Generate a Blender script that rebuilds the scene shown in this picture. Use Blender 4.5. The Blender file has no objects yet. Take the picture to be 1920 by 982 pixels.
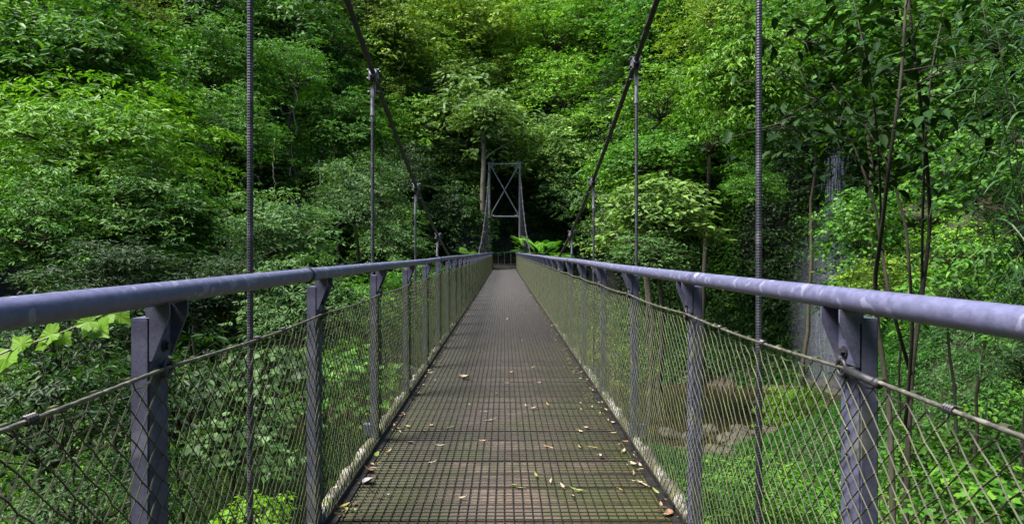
import bpy, math, random
import numpy as np
from mathutils import Vector, noise as mnoise

random.seed(11)
RNG = np.random.default_rng(5)
SC = bpy.context.scene
COL = SC.collection
R = math.radians

# ------------------------------------------------------------------ camera
F = 1211.0          # focal length in photo pixels (1920 wide)
CX, CY = 946.0, 471.0
CAMZ = 1.4
cam_d = bpy.data.cameras.new('camera')
cam = bpy.data.objects.new('camera', cam_d)
COL.objects.link(cam)
cam.location = (0, 0, CAMZ)
cam.rotation_euler = (R(90), 0, 0)
cam_d.sensor_width = 36
cam_d.lens = F / 1920 * 36
cam_d.shift_x = (960 - CX) / 1920
cam_d.shift_y = -(491 - CY) / 1920
cam_d.clip_start = 0.05
cam_d.clip_end = 1000
SC.camera = cam


def at(px, py, d):
    return np.array([(px - CX) / F * d, d, CAMZ - (py - CY) / F * d])


# ------------------------------------------------------------------ light
SUN_EL, SUN_AZ = R(61), math.atan2(-0.62, -0.22)     # azimuth measured from +Y towards +X
sd = Vector((math.sin(SUN_AZ) * math.cos(SUN_EL), math.cos(SUN_AZ) * math.cos(SUN_EL), math.sin(SUN_EL)))
w = bpy.data.worlds.new('World')
SC.world = w
w.use_nodes = True
nt = w.node_tree
sky = nt.nodes.new('ShaderNodeTexSky')
sky.sky_type = 'NISHITA'
sky.sun_disc = False
sky.sun_elevation = SUN_EL
sky.sun_rotation = SUN_AZ
sky.dust_density = 2.0
bg = nt.nodes['Background']
bg.inputs['Strength'].default_value = 0.15
nt.links.new(sky.outputs[0], bg.inputs[0])
ld = bpy.data.lights.new('sun', 'SUN')
ld.energy = 4.8
ld.angle = R(24)
ld.color = (1.0, 0.95, 0.86)
lo = bpy.data.objects.new('sun', ld)
COL.objects.link(lo)
lo.rotation_euler = (-sd).to_track_quat('-Z', 'Y').to_euler()
lo.location = (0, 0, 60)
SC.view_settings.view_transform = 'Standard'
SC.view_settings.look = 'None'
SC.view_settings.gamma = 1
SC.view_settings.exposure = 1.5
SC.render.engine = 'CYCLES'
SC.cycles.use_denoising = True
SC.cycles.max_bounces = 6
SC.cycles.diffuse_bounces = 3
SC.cycles.glossy_bounces = 2
SC.cycles.transmission_bounces = 4
SC.cycles.transparent_max_bounces = 40
SC.cycles.caustics_reflective = False
SC.cycles.caustics_refractive = False
SC.cycles.sample_clamp_indirect = 4


# ------------------------------------------------------------------ materials
class NT:
    def __init__(s, name):
        s.m = bpy.data.materials.new(name)
        s.m.use_nodes = True
        s.t = s.m.node_tree
        s.b = s.t.nodes['Principled BSDF']
        s.out = s.t.nodes['Material Output']

    def n(s, typ, **kw):
        nd = s.t.nodes.new('ShaderNode' + typ)
        for k, v in kw.items():
            if k in nd.inputs.keys():
                nd.inputs[k].default_value = v
            else:
                setattr(nd, k, v)
        return nd

    def l(s, a, b):
        s.t.links.new(a, b)

    def ramp(s, fac, stops):
        r = s.t.nodes.new('ShaderNodeValToRGB')
        e = r.color_ramp.elements
        while len(e) < len(stops):
            e.new(0.5)
        for i, (p, c) in enumerate(stops):
            e[i].position = p
            e[i].color = (*c, 1) if len(c) == 3 else c
        s.l(fac, r.inputs[0])
        return r

    def coord(s, kind='Object', scale=(1, 1, 1)):
        tc = s.n('TexCoord')
        mp = s.n('Mapping')
        mp.inputs['Scale'].default_value = scale
        s.l(tc.outputs[kind], mp.inputs[0])
        return mp.outputs[0]

    def noise(s, vec, scale, detail=4, rough=0.6):
        nd = s.n('TexNoise')
        nd.inputs['Scale'].default_value = scale
        nd.inputs['Detail'].default_value = detail
        nd.inputs['Roughness'].default_value = rough
        s.l(vec, nd.inputs['Vector'])
        return nd.outputs['Fac']

    def mix(s, fac, a, b, mode='MIX'):
        nd = s.n('MixRGB')
        nd.blend_type = mode
        for i, v in ((0, fac), (1, a), (2, b)):
            if isinstance(v, bpy.types.NodeSocket):
                s.l(v, nd.inputs[i])
            elif i == 0:
                nd.inputs[0].default_value = v
            else:
                nd.inputs[i].default_value = (*v, 1)
        return nd.outputs[0]

    def bump(s, h, strength, dist=0.02):
        nd = s.n('Bump')
        nd.inputs['Strength'].default_value = strength
        nd.inputs['Distance'].default_value = dist
        s.l(h, nd.inputs['Height'])
        s.l(nd.outputs[0], s.b.inputs['Normal'])


def leaf_mat(name, dark, mid, light, rough=0.5, trans=0.32, spec=0.22):
    k = NT(name)
    at_ = k.n('Attribute')
    at_.attribute_name = 'tint'
    oi = k.n('ObjectInfo')
    c = k.ramp(at_.outputs['Fac'], [(0.0, dark), (0.5, mid), (1.0, light)]).outputs[0]
    hs = k.n('HueSaturation')
    mr = k.n('MapRange')
    mr.inputs['To Min'].default_value = 0.8
    mr.inputs['To Max'].default_value = 1.2
    k.l(oi.outputs['Random'], mr.inputs[0])
    k.l(mr.outputs[0], hs.inputs['Value'])
    k.l(c, hs.inputs['Color'])
    c = hs.outputs[0]
    k.l(c, k.b.inputs['Base Color'])
    k.b.inputs['Roughness'].default_value = rough
    k.b.inputs['Specular IOR Level'].default_value = spec
    tr = k.n('BsdfTranslucent')
    warm = k.mix(1.0, c, (1.12, 1.2, 0.5), 'MULTIPLY')
    k.l(warm, tr.inputs[0])
    mx = k.n('MixShader')
    mx.inputs[0].default_value = trans
    k.l(k.b.outputs[0], mx.inputs[1])
    k.l(tr.outputs[0], mx.inputs[2])
    k.l(mx.outputs[0], k.out.inputs[0])
    return k.m


M = {}
M['green'] = leaf_mat('leaf_green', (.014, .060, .006), (.043, .138, .011), (.110, .245, .022))
M['bright'] = leaf_mat('leaf_bright', (.026, .096, .006), (.082, .208, .013), (.180, .345, .028))
M['yellow'] = leaf_mat('leaf_yellow_green', (.048, .105, .009), (.125, .225, .020), (.260, .370, .045))  # also carries the sunlight painted into the upper crowns
M['sage'] = leaf_mat('leaf_sage', (.036, .088, .016), (.095, .190, .036), (.215, .335, .080))
M['deep'] = leaf_mat('leaf_deep', (.005, .020, .004), (.014, .046, .008), (.042, .100, .018))  # dark enough to paint the shade of gaps in the undergrowth
M['cool'] = leaf_mat('leaf_cool', (.020, .060, .016), (.052, .125, .030), (.115, .215, .060))
M['dark'] = leaf_mat('leaf_backlit_dark', (.005, .017, .004), (.012, .036, .008), (.026, .062, .014), spec=.08, trans=.15, rough=.55)  # leaf colour darkened to imitate backlit, shaded foliage
M['strap'] = leaf_mat('leaf_strap', (.012, .044, .012), (.030, .085, .022), (.075, .160, .045), rough=.35, trans=.2)
M['lime'] = leaf_mat('leaf_lime', (.075, .190, .006), (.110, .250, .010), (.165, .320, .020), trans=.5)
M['cover'] = leaf_mat('leaf_ground_cover', (.006, .030, .004), (.018, .074, .008), (.046, .140, .016))
M['olive'] = leaf_mat('leaf_olive', (.030, .058, .009), (.070, .120, .016), (.140, .200, .028))


def bark(name, a, b, moss):
    k = NT(name)
    v = k.coord('Object', (3, 3, 0.7))
    f = k.noise(v, 6, 6, .7)
    c = k.ramp(f, [(.3, a), (.7, b)]).outputs[0]
    f2 = k.noise(k.coord('Object'), 1.7, 4)
    mm = k.ramp(f2, [(.48, (0, 0, 0)), (.62, (1, 1, 1))]).outputs[0]
    k.l(k.mix(mm, c, moss), k.b.inputs['Base Color'])
    k.b.inputs['Roughness'].default_value = .9
    k.bump(f, .6, .03)
    return k.m


M['bark'] = bark('bark_mossy', (.025, .020, .014), (.075, .062, .046), (.036, .045, .012))
M['bark_pale'] = bark('bark_pale', (.05, .045, .032), (.14, .125, .10), (.05, .058, .02))
M['bark_dark'] = bark('bark_dark', (.012, .010, .007), (.042, .034, .024), (.022, .024, .010))
M['twig'] = bark('twig_dry', (.16, .14, .10), (.34, .31, .25), (.17, .18, .06))


def steel(name, a, b, patch, metallic, rough, sc=1.0, moss=0.0, pat=(.60, .66), grime=.6):
    k = NT(name)
    v = k.coord('Object', (sc, sc, sc))
    f = k.noise(v, 14, 6, .65)
    c = k.ramp(f, [(.3, a), (.7, b)]).outputs[0]
    f2 = k.noise(k.coord('Object', (sc * 1.0, sc * 1.0, sc)), 9, 1, .4)
    pm = k.ramp(f2, [(pat[0], (0, 0, 0)), (pat[1], (1, 1, 1))]).outputs[0]
    c = k.mix(pm, c, patch)
    f4 = k.noise(k.coord('Object', (3, 1.2, 3)), 34, 5, .75)
    gr = k.ramp(f4, [(.36, (.45, .43, .40)), (.56, (1, 1, 1))]).outputs[0]
    c = k.mix(grime, c, gr, 'MULTIPLY')
    if moss:
        f3 = k.noise(k.coord('Object'), 3.1, 5, .7)
        mm = k.ramp(f3, [(.62 - moss * .2, (0, 0, 0)), (.8 - moss * .2, (1, 1, 1))]).outputs[0]
        c = k.mix(mm, c, (.10, .11, .04))
    k.l(c, k.b.inputs['Base Color'])
    k.b.inputs['Metallic'].default_value = metallic
    rr = k.ramp(f, [(.2, (rough - .1,) * 3), (.8, (rough + .15,) * 3)]).outputs[0]
    k.l(rr, k.b.inputs['Roughness'])
    k.bump(f, .12, .004)
    return k.m


M['rail'] = steel('galvanised_rail', (.105, .108, .195), (.165, .168, .295), (.23, .235, .36), .25, .38, 2.6, pat=(.63, .65), grime=.30)
M['clamp'] = steel('clamp_steel', (.14, .14, .18), (.24, .24, .30), (.30, .30, .35), .3, .45, grime=.3)
M['post'] = steel('galvanised_post', (.062, .064, .115), (.115, .118, .205), (.16, .16, .25), .10, .5, .7, moss=.35)
M['rod'] = steel('hanger_steel', (.038, .040, .055), (.075, .078, .10), (.11, .11, .14), .5, .45)
M['tower'] = steel('tower_steel', (.13, .13, .145), (.21, .21, .225), (.24, .24, .255), .2, .55, .3, moss=.5)
M['wire'] = steel('bright_wire', (.09, .09, .075), (.20, .20, .17), (.27, .27, .23), .5, .4, 3, moss=.2)
M['cable'] = steel('dark_cable', (.022, .022, .026), (.045, .045, .052), (.06, .06, .07), .3, .5)
M['net'] = steel('net_rope', (.012, .016, .006), (.043, .054, .019), (.072, .090, .024), 0, .6, 1, pat=(.5, .7))
M['black'] = steel('dark_steel', (.025, .025, .03), (.05, .05, .06), (.06, .06, .07), .4, .5)
M['gridwire'] = steel('deck_wire', (.008, .0075, .007), (.024, .021, .019), (.032, .029, .026), .3, .45, 1, pat=(.55, .7))


def mk_deck():
    k = NT('deck_timber')
    geo = k.n('NewGeometry')
    sep = k.n('SeparateXYZ')
    k.l(geo.outputs['Position'], sep.inputs[0])
    dv = k.n('Math', operation='DIVIDE')
    k.l(sep.outputs['Y'], dv.inputs[0])
    dv.inputs[1].default_value = .24
    fl = k.n('Math', operation='FLOOR')
    k.l(dv.outputs[0], fl.inputs[0])
    wn = k.n('TexWhiteNoise', noise_dimensions='1D')
    k.l(fl.outputs[0], wn.inputs['W'])
    g = k.noise(k.coord('Object', (1.6, 26, 10)), 3.0, 7, .7)
    c = k.ramp(g, [(.32, (.026, .020, .014)), (.52, (.088, .073, .056)), (.74, (.215, .185, .150))]).outputs[0]
    c2 = k.mix(1.0, c, k.ramp(wn.outputs['Value'], [(0, (.5, .47, .45)), (1, (1.15, 1.08, 1.05))]).outputs[0], 'MULTIPLY')
    # moss: more towards the sides
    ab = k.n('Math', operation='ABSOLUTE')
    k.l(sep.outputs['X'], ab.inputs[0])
    nz = k.noise(k.coord('Object', (1.4, 1, 1)), 1.5, 6, .72)
    ad = k.n('Math', operation='MULTIPLY_ADD')
    k.l(ab.outputs[0], ad.inputs[0])
    ad.inputs[1].default_value = .26
    k.l(nz, ad.inputs[2])
    mm = k.ramp(ad.outputs[0], [(.50, (0, 0, 0)), (.70, (.9, .9, .9))]).outputs[0]
    centre_tone = k.ramp(ab.outputs[0], [(.12, (1.45, 1.38, 1.32)), (.8, (.78, .71, .60))]).outputs[0]  # planks paler along the middle, darker towards both sides
    c2 = k.mix(1.0, c2, centre_tone, 'MULTIPLY')
    c3 = k.mix(mm, c2, (.050, .060, .013))
    k.l(c3, k.b.inputs['Base Color'])
    k.b.inputs['Roughness'].default_value = .42
    k.bump(g, .5, .01)
    return k.m


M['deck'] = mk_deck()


def mk_lichen():
    k = NT('kerb_lichen')
    v = k.coord('Object')
    f = k.noise(v, 9, 8, .7)
    c = k.ramp(f, [(.3, (.030, .026, .022)), (.7, (.11, .095, .08))]).outputs[0]
    f2 = k.noise(v, 3.3, 7, .7)
    mo = k.ramp(f2, [(.40, (1, 1, 1)), (.52, (0, 0, 0))]).outputs[0]
    c = k.mix(mo, c, (.13, .14, .05))
    oi = k.n('ObjectInfo')
    addv = k.n('VectorMath', operation='ADD')
    k.l(v, addv.inputs[0])
    k.l(oi.outputs['Location'], addv.inputs[1])
    f3 = k.noise(addv.outputs[0], 2.6, 8, .75)
    wm = k.ramp(f3, [(.50, (0, 0, 0)), (.56, (1, 1, 1))]).outputs[0]
    c = k.mix(wm, c, (.30, .29, .26))
    k.l(c, k.b.inputs['Base Color'])
    k.b.inputs['Roughness'].default_value = .9
    k.bump(f, 1.0, .02)
    return k.m


M['kerb'] = mk_lichen()


def mk_ground():
    k = NT('forest_floor')
    geo = k.n('NewGeometry')
    sep = k.n('SeparateXYZ')
    k.l(geo.outputs['Normal'], sep.inputs[0])
    v = k.coord('Object')
    f = k.noise(v, .9, 8, .7)
    soil = k.ramp(f, [(.3, (.018, .014, .009)), (.55, (.050, .040, .024)), (.75, (.036, .050, .014))]).outputs[0]
    f2 = k.noise(v, .5, 9, .75)
    rock = k.ramp(f2, [(.35, (.005, .005, .0055)), (.6, (.015, .0145, .0145)), (.75, (.015, .022, .008))]).outputs[0]  # rock near black, so its colour gives the deep shade between trees
    mk = k.ramp(sep.outputs['Z'], [(.50, (1, 1, 1)), (.75, (0, 0, 0))]).outputs[0]
    k.l(k.mix(mk, soil, rock), k.b.inputs['Base Color'])
    k.b.inputs['Roughness'].default_value = .9
    k.bump(f2, .8, .3)
    return k.m


M['ground'] = mk_ground()


def mk_rock():
    k = NT('creek_rock')
    v = k.coord('Object')
    f = k.noise(v, 2.2, 8, .7)
    c = k.ramp(f, [(.3, (.016, .016, .008)), (.55, (.052, .046, .030)), (.75, (.115, .10, .075))]).outputs[0]
    k.l(c, k.b.inputs['Base Color'])
    k.b.inputs['Roughness'].default_value = .8
    k.bump(f, .8, .08)
    return k.m


M['rock'] = mk_rock()


def mk_water():
    k = NT('creek_water')
    v = k.coord('Object')
    f = k.noise(v, 2.5, 4, .6)
    k.b.inputs['Base Color'].default_value = (.022, .017, .008, 1)
    k.b.inputs['Roughness'].default_value = .12
    k.b.inputs['Specular IOR Level'].default_value = .4
    k.bump(f, .10, .05)
    return k.m


M['water'] = mk_water()


def mk_fall():
    k = NT('falling_water')
    k.b.inputs['Base Color'].default_value = (.45, .48, .72, 1)
    k.b.inputs['Roughness'].default_value = .3
    tr = k.n('BsdfTransparent')
    mx = k.n('MixShader')
    mx.inputs[0].default_value = .075
    k.l(tr.outputs[0], mx.inputs[1])
    k.l(k.b.outputs[0], mx.inputs[2])
    k.l(mx.outputs[0], k.out.inputs[0])
    return k.m


M['fall'] = mk_fall()


def mk_mist():
    k = NT('fall_mist')
    k.t.nodes.remove(k.b)
    pv = k.n('VolumePrincipled')
    pv.inputs['Color'].default_value = (.74, .77, 1, 1)
    gd = k.n('TexGradient', gradient_type='SPHERICAL')
    k.l(k.coord('Object'), gd.inputs[0])
    md = k.n('Math', operation='MULTIPLY')
    k.l(gd.outputs['Fac'], md.inputs[0])
    md.inputs[1].default_value = .15
    k.l(md.outputs[0], pv.inputs['Density'])
    k.l(pv.outputs[0], k.out.inputs['Volume'])
    return k.m


M['mist'] = mk_mist()


def plain(name, c, rough=.6):
    k = NT(name)
    f = k.noise(k.coord('Object'), 30, 4, .6)
    cc = k.ramp(f, [(.3, tuple(x * .6 for x in c)), (.7, c)]).outputs[0]
    k.l(cc, k.b.inputs['Base Color'])
    k.b.inputs['Roughness'].default_value = rough
    return k.m


M['dry_pale'] = plain('dry_leaf_pale', (.31, .25, .17))
M['dry_brown'] = plain('dry_leaf_brown', (.26, .16, .08))
M['dry_rust'] = plain('dry_leaf_rust', (.17, .080, .035))
M['dry_grey'] = plain('dry_leaf_grey', (.26, .25, .26))
M['dry_yellow'] = plain('fallen_leaf_yellow', (.24, .20, .035))
M['dry_lime'] = plain('fallen_leaf_lime', (.15, .21, .035))


# ------------------------------------------------------------------ mesh helpers
class G:
    """collects shapes into one mesh"""
    def __init__(s):
        s.v, s.f, s.n = [], [], 0

    def add(s, v, f):
        v = np.asarray(v, float).reshape(-1, 3)
        s.v.append(v)
        s.f += [tuple(i + s.n for i in q) for q in f]
        s.n += len(v)

    def box(s, x0, x1, y0, y1, z0, z1):
        v = [(x, y, z) for z in (z0, z1) for y in (y0, y1) for x in (x0, x1)]
        s.add(v, [(0, 2, 3, 1), (4, 5, 7, 6), (0, 1, 5, 4), (2, 6, 7, 3), (0, 4, 6, 2), (1, 3, 7, 5)])

    def prism_y(s, poly, y0, y1):
        n = len(poly)
        v = [(x, y0, z) for x, z in poly] + [(x, y1, z) for x, z in poly]
        f = [tuple(range(n)), tuple(range(2 * n - 1, n - 1, -1))]
        f += [(i, n + i, n + (i + 1) % n, (i + 1) % n) for i in range(n)]
        s.add(v, f)

    def tube(s, pts, rad, n=6, cap=True, lobes=0, depth=0, twist=0):
        pts = np.asarray(pts, float)
        m = len(pts)
        rad = np.full(m, rad) if np.isscalar(rad) else np.asarray(rad, float)
        t = np.gradient(pts, axis=0)
        t /= np.linalg.norm(t, axis=1)[:, None] + 1e-9
        ref = np.array([0, 0, 1.0]) if abs(t[:, 2]).mean() < .8 else np.array([0, 1.0, 0])
        a = np.cross(t, ref)
        a /= np.linalg.norm(a, axis=1)[:, None] + 1e-9
        b = np.cross(t, a)
        th = np.arange(n) / n * 2 * np.pi
        tw = (np.arange(m) * twist)[:, None]
        rr = rad[:, None] * (1 + depth * np.cos(lobes * th)[None, :]) if lobes else np.repeat(rad[:, None], n, 1)
        ang = th[None, :] + tw
        v = pts[:, None, :] + rr[..., None] * (np.cos(ang)[..., None] * a[:, None, :] + np.sin(ang)[..., None] * b[:, None, :])
        f = []
        for i in range(m - 1):
            for j in range(n):
                k = (j + 1) % n
                f.append((i * n + j, i * n + k, (i + 1) * n + k, (i + 1) * n + j))
        if cap:
            f.append(tuple(range(n - 1, -1, -1)))
            f.append(tuple((m - 1) * n + j for j in range(n)))
        s.add(v.reshape(-1, 3), f)

    def torus(s, c, R_, r, axis='y', n=16, m=8):
        v, f = [], []
        for i in range(n):
            a = 2 * math.pi * i / n
            for j in range(m):
                b = 2 * math.pi * j / m
                q = (R_ + r * math.cos(b))
                p = (q * math.cos(a), r * math.sin(b), q * math.sin(a))
                if axis == 'x':
                    p = (p[1], p[0], p[2])
                elif axis == 'z':
                    p = (p[0], p[2], p[1])
                v.append((c[0] + p[0], c[1] + p[1], c[2] + p[2]))
                f.append((i * m + j, i * m + (j + 1) % m, ((i + 1) % n) * m + (j + 1) % m, ((i + 1) % n) * m + j))
        s.add(v, f)

    def cyl(s, p0, p1, r, n=10):
        s.tube([p0, p1], r, n)

    def ball(s, c, r, n=8, m=6, sq=(1, 1, 1)):
        v, f = [], []
        for i in range(m + 1):
            ph = math.pi * i / m
            for j in range(n):
                th = 2 * math.pi * j / n
                v.append((c[0] + sq[0] * r * math.sin(ph) * math.cos(th), c[1] + sq[1] * r * math.sin(ph) * math.sin(th), c[2] + sq[2] * r * math.cos(ph)))
        for i in range(m):
            for j in range(n):
                f.append((i * n + j, (i + 1) * n + j, (i + 1) * n + (j + 1) % n, i * n + (j + 1) % n))
        s.add(v, f)

    def mesh(s, name, mat, smooth=False):
        me = bpy.data.meshes.new(name)
        v = np.concatenate(s.v) if s.v else np.zeros((0, 3))
        me.from_pydata(v.tolist(), [], s.f)
        if mat:
            me.materials.append(mat)
        if smooth:
            me.polygons.foreach_set('use_smooth', [True] * len(me.polygons))
        me.update()
        return me

    def build(s, name, mat, parent=None, smooth=False, loc=None):
        return link(s.mesh(name, mat, smooth), name, parent, loc)


def link(me, name, parent=None, loc=None, mat=None):
    o = bpy.data.objects.new(name, me)
    COL.objects.link(o)
    if parent:
        o.parent = parent
    if loc is not None:
        o.location = loc
    if mat:
        o.material_slots[0].link = 'OBJECT'
        o.material_slots[0].material = mat
    return o


def empty(name, loc=(0, 0, 0), rz=0):
    o = bpy.data.objects.new(name, None)
    o.empty_display_size = .2
    COL.objects.link(o)
    o.location = loc
    o.rotation_euler.z = rz
    return o


def tag(o, label=None, cat=None, group=None, kind=None):
    if label:
        o['label'] = label
    if cat:
        o['category'] = cat
    if group:
        o['group'] = group
    if kind:
        o['kind'] = kind
    return o


def norm(a):
    return a / (np.linalg.norm(a, axis=-1, keepdims=True) + 1e-9)


KITE = np.array([(0, 0, 0), (.42, -.5, .10), (1, 0, -.06), (.42, .5, .10)])
OVATE = np.array([(0, 0, 0), (.22, -.40, .07), (.60, -.42, .06), (1, 0, -.10), (.60, .42, .06), (.22, .40, .07)])
HEART = np.array([(0, 0, 0), (-.10, -.36, .05), (.40, -.55, .06), (1, 0, -.12), (.40, .55, .06), (-.10, .36, .05)])


def leaf_mesh(name, pos, dirs, nrm, L, W, tint, shape, mat):
    """pos, dirs, nrm: (n,3); L, W, tint: (n,)"""
    n = len(pos)
    k = len(shape)
    d = norm(dirs)
    s = norm(np.cross(nrm, d))
    u = np.cross(d, s)
    v = (pos[:, None, :] + shape[None, :, 0, None] * (L[:, None] * d)[:, None, :]
         + shape[None, :, 1, None] * (W[:, None] * s)[:, None, :]
         + shape[None, :, 2, None] * (L[:, None] * u)[:, None, :])
    base = (np.arange(n) * k)[:, None]
    if k == 4:
        q = base + np.array([[0, 1, 2, 3]])
    else:
        q = np.concatenate([base + np.array([[0, 1, 2, 3]]), base + np.array([[0, 3, 4, 5]])])
    me = bpy.data.meshes.new(name)
    nv, nf = n * k, len(q)
    me.vertices.add(nv)
    me.vertices.foreach_set('co', v.reshape(-1).astype(np.float32))
    me.loops.add(nf * 4)
    me.loops.foreach_set('vertex_index', q.reshape(-1).astype(np.int32))
    me.polygons.add(nf)
    me.polygons.foreach_set('loop_start', np.arange(0, nf * 4, 4, dtype=np.int32))
    me.polygons.foreach_set('loop_total', np.full(nf, 4, dtype=np.int32))
    a = me.attributes.new('tint', 'FLOAT', 'POINT')
    a.data.foreach_set('value', np.repeat(tint, k).astype(np.float32))
    me.materials.append(mat)
    me.update(calc_edges=True)
    return me


def sprays(P, O, per, rad, L, aspect, rng, droop=.35, up=.8, outw=.75, jit=.5):
    """leaf sprays: P centres (m,3), O outward directions (m,3)"""
    m = len(P)
    n = m * per
    idx = np.repeat(np.arange(m), per)
    th = rng.uniform(0, 2 * np.pi, n)
    r = np.sqrt(rng.uniform(0, 1, n)) * rad * rng.uniform(.75, 1.25, m)[idx]
    rd = np.stack([np.cos(th), np.sin(th), np.zeros(n)], 1)
    out = O[idx]
    oh = out.copy()
    oh[:, 2] = 0
    # disc tilted outwards-down
    pos = P[idx] + rd * r[:, None]
    pos[:, 2] += -droop * (r ** 2) / rad + rng.normal(0, rad * .16, n) - .45 * (rd * oh).sum(1) * r
    d = norm(rd * .9 + oh * .5 + rng.normal(0, .35, (n, 3)))
    d[:, 2] -= rng.uniform(.1, .7, n)
    nr = norm(np.array([0, 0, up]) + outw * oh + rd * .25 + rng.normal(0, jit, (n, 3)) * .55)
    Ls = L * rng.uniform(.5, 1.3, n) * rng.uniform(.8, 1.2, m)[idx]
    tint = np.clip(.02 + .62 * rng.uniform(0, 1, m)[idx] + .36 * rng.uniform(0, 1, n), 0, 1)
    return pos, d, nr, Ls, Ls * aspect * rng.uniform(.85, 1.15, n), tint


def crown_mesh(name, seed, Rr, H, nb, tw, per, srad, L, aspect, shape=KITE, up=.75, outw=.8, zlo=-.55):
    """ragged crown: nb branches of uneven length leave the hub, arch over and carry leaf sprays on their outer part.
    Returns the mesh and the branch ends."""
    rng = np.random.default_rng(seed)
    PP, OO, ends = [], [], []
    for i in range(nb):
        z = zlo + (1 - zlo) * ((i + rng.uniform(.2, .8)) / nb)
        a = i * 2.399 + rng.uniform(-.5, .5)
        q = math.sqrt(max(0, 1 - z * z))
        ln = rng.uniform(.55, 1.18) if rng.random() < .8 else rng.uniform(1.1, 1.35)
        d = np.array([q * math.cos(a) * Rr, q * math.sin(a) * Rr, z * H]) * ln
        oh = norm(np.array([d[0], d[1], .25 * abs(d[2])]))
        k = max(3, int(tw * ln * rng.uniform(.7, 1.3)))
        t = 1 - .62 * rng.uniform(0, 1, k) ** 1.4
        p = d[None, :] * t[:, None]
        p[:, 2] += .22 * Rr * np.sin(np.pi * t * .9) - .30 * Rr * t ** 3 * q
        sw = (.10 + .16 * np.sin(np.pi * np.clip(t, 0, 1))) * Rr
        p += rng.normal(0, 1, (k, 3)) * sw[:, None] * np.array([1, 1, .42])
        PP.append(p)
        OO.append(norm(oh[None, :] + rng.normal(0, .35, (k, 3)) * np.array([1, 1, .2])))
        ends.append(d * .8 + np.array([0, 0, .1 * Rr]))
    P = np.concatenate(PP)
    O = np.concatenate(OO)
    me = leaf_mesh(name, *sprays(P, O, per, srad, L, aspect, rng, up=up, outw=outw), shape, M['green'])
    return me, np.array(ends)


def limb_pts(p0, p1, rng, n=7, wob=.06):
    p0, p1 = np.array(p0, float), np.array(p1, float)
    t = np.linspace(0, 1, n)[:, None]
    L = np.linalg.norm(p1 - p0)
    p = p0 + (p1 - p0) * t
    w_ = np.cumsum(rng.normal(0, wob * L / n ** .5, (n, 3)), 0)
    w_ -= t * w_[-1]
    w_[0] = 0
    p += w_
    p[:, 2] += .08 * L * np.sin(np.pi * t[:, 0])
    return p


# ------------------------------------------------------------------ terrain
_nd = [(RNG.normal(0, 1, 2), RNG.uniform(0, 6.28), s_, a_) for s_, a_ in
       ((.09, .9), (.13, .7), (.22, .5), (.31, .38), (.5, .25), (.8, .15), (1.3, .09), (1.9, .06)) for _ in range(2)]


def tn(x, y):
    z = 0
    for d_, p_, s_, a_ in _nd:
        d2 = d_ / np.linalg.norm(d_)
        z = z + a_ * np.sin((x * d2[0] + y * d2[1]) * s_ * 2 + p_)
    return z * .55


def sst(a, b, x):
    t = np.clip((x - a) / (b - a), 0, 1)
    return t * t * (3 - 2 * t)


def yw(x):
    return np.interp(x, [-60, -34, -24, -14, -6, 0, 5, 10, 15, 20, 27, 34, 40, 60], [-5, 14, 30, 44, 54, 58, 57, 52, 46.5, 43, 38, 26, 8, -10])


def terr(x, y):
    x = np.asarray(x, float)
    y = np.asarray(y, float)
    z = np.interp(y, [-60, -3, 0, 4, 10, 22, 27, 30, 38, 40, 42.5, 47, 60], [-1.2, -1.3, -2.0, -3.6, -5.2, -5.9, -6.9, -7.5, -7.5, -7.3, -5.2, -4.0, -3.4])
    z = z + np.clip((x - 8) * .5, 0, 5.5) * (1 - sst(22, 30, y)) * sst(3, 9, y)
    z = z + np.clip((-x - 10) * .35, 0, 5)
    z = z + 3.7 * sst(43, 51, y) * np.exp(-(x / 7) ** 2)
    e = y - yw(x)
    k = 2.1 + 4.5 * np.exp(-((x - 20.5) / 5) ** 2)
    z = z + np.minimum(np.clip(e, 0, 5) * k, 5 * k) + np.clip(e - 5, 0, 40) * 1.12
    z = z + sst(.548, .72, x / np.maximum(y, 5)) * np.clip(y - 17, 0, 22) * .95 * (y < 60)
    z = z + np.clip(-5.5 - y, 0, 15) * 2.1  # unseen steep rise behind the camera, added to block sky light on the posts
    amp = .45 + .9 * sst(0, 6, e)
    amp = amp * (1 - .85 * np.exp(-((x / 4) ** 2)) * sst(46, 51, y) * (1 - sst(57, 59, y)))
    return z + tn(x, y) * amp


def ray_terrain(px, py, d0=6):
    for d in np.arange(d0, 110, .25):
        p = at(px, py, d)
        if p[2] < terr(p[0], p[1]):
            return d
    return 90


def tz(x, y):
    return float(terr(x, y))


gx = np.concatenate([np.linspace(-160, -62, 15), np.arange(-60, 60.1, .8), np.linspace(62, 160, 15)])
gy = np.concatenate([np.linspace(-80, -25, 9), np.arange(-24, 90, .8), np.linspace(92, 170, 14)])
X, Y = np.meshgrid(gx, gy)
Z = terr(X, Y)
nx, ny = len(gx), len(gy)
me = bpy.data.meshes.new('ground')
vv = np.stack([X, Y, Z], -1).reshape(-1, 3)
I = np.arange(nx * ny).reshape(ny, nx)
TQ = np.stack([I[:-1, :-1], I[:-1, 1:], I[1:, 1:], I[1:, :-1]], -1).reshape(-1, 4)
TV = vv
me.from_pydata(vv.tolist(), [], TQ.tolist())
me.materials.append(M['ground'])
me.polygons.foreach_set('use_smooth', [True] * len(me.polygons))
tag(link(me, 'ground'), kind='structure')

wg = G()
wg.add([(-40, 24, -6.95), (30, 24, -6.95), (30, 43, -6.95), (-40, 43, -6.95)], [(0, 1, 2, 3)])
tag(wg.build('water', M['water']), kind='structure')

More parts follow.
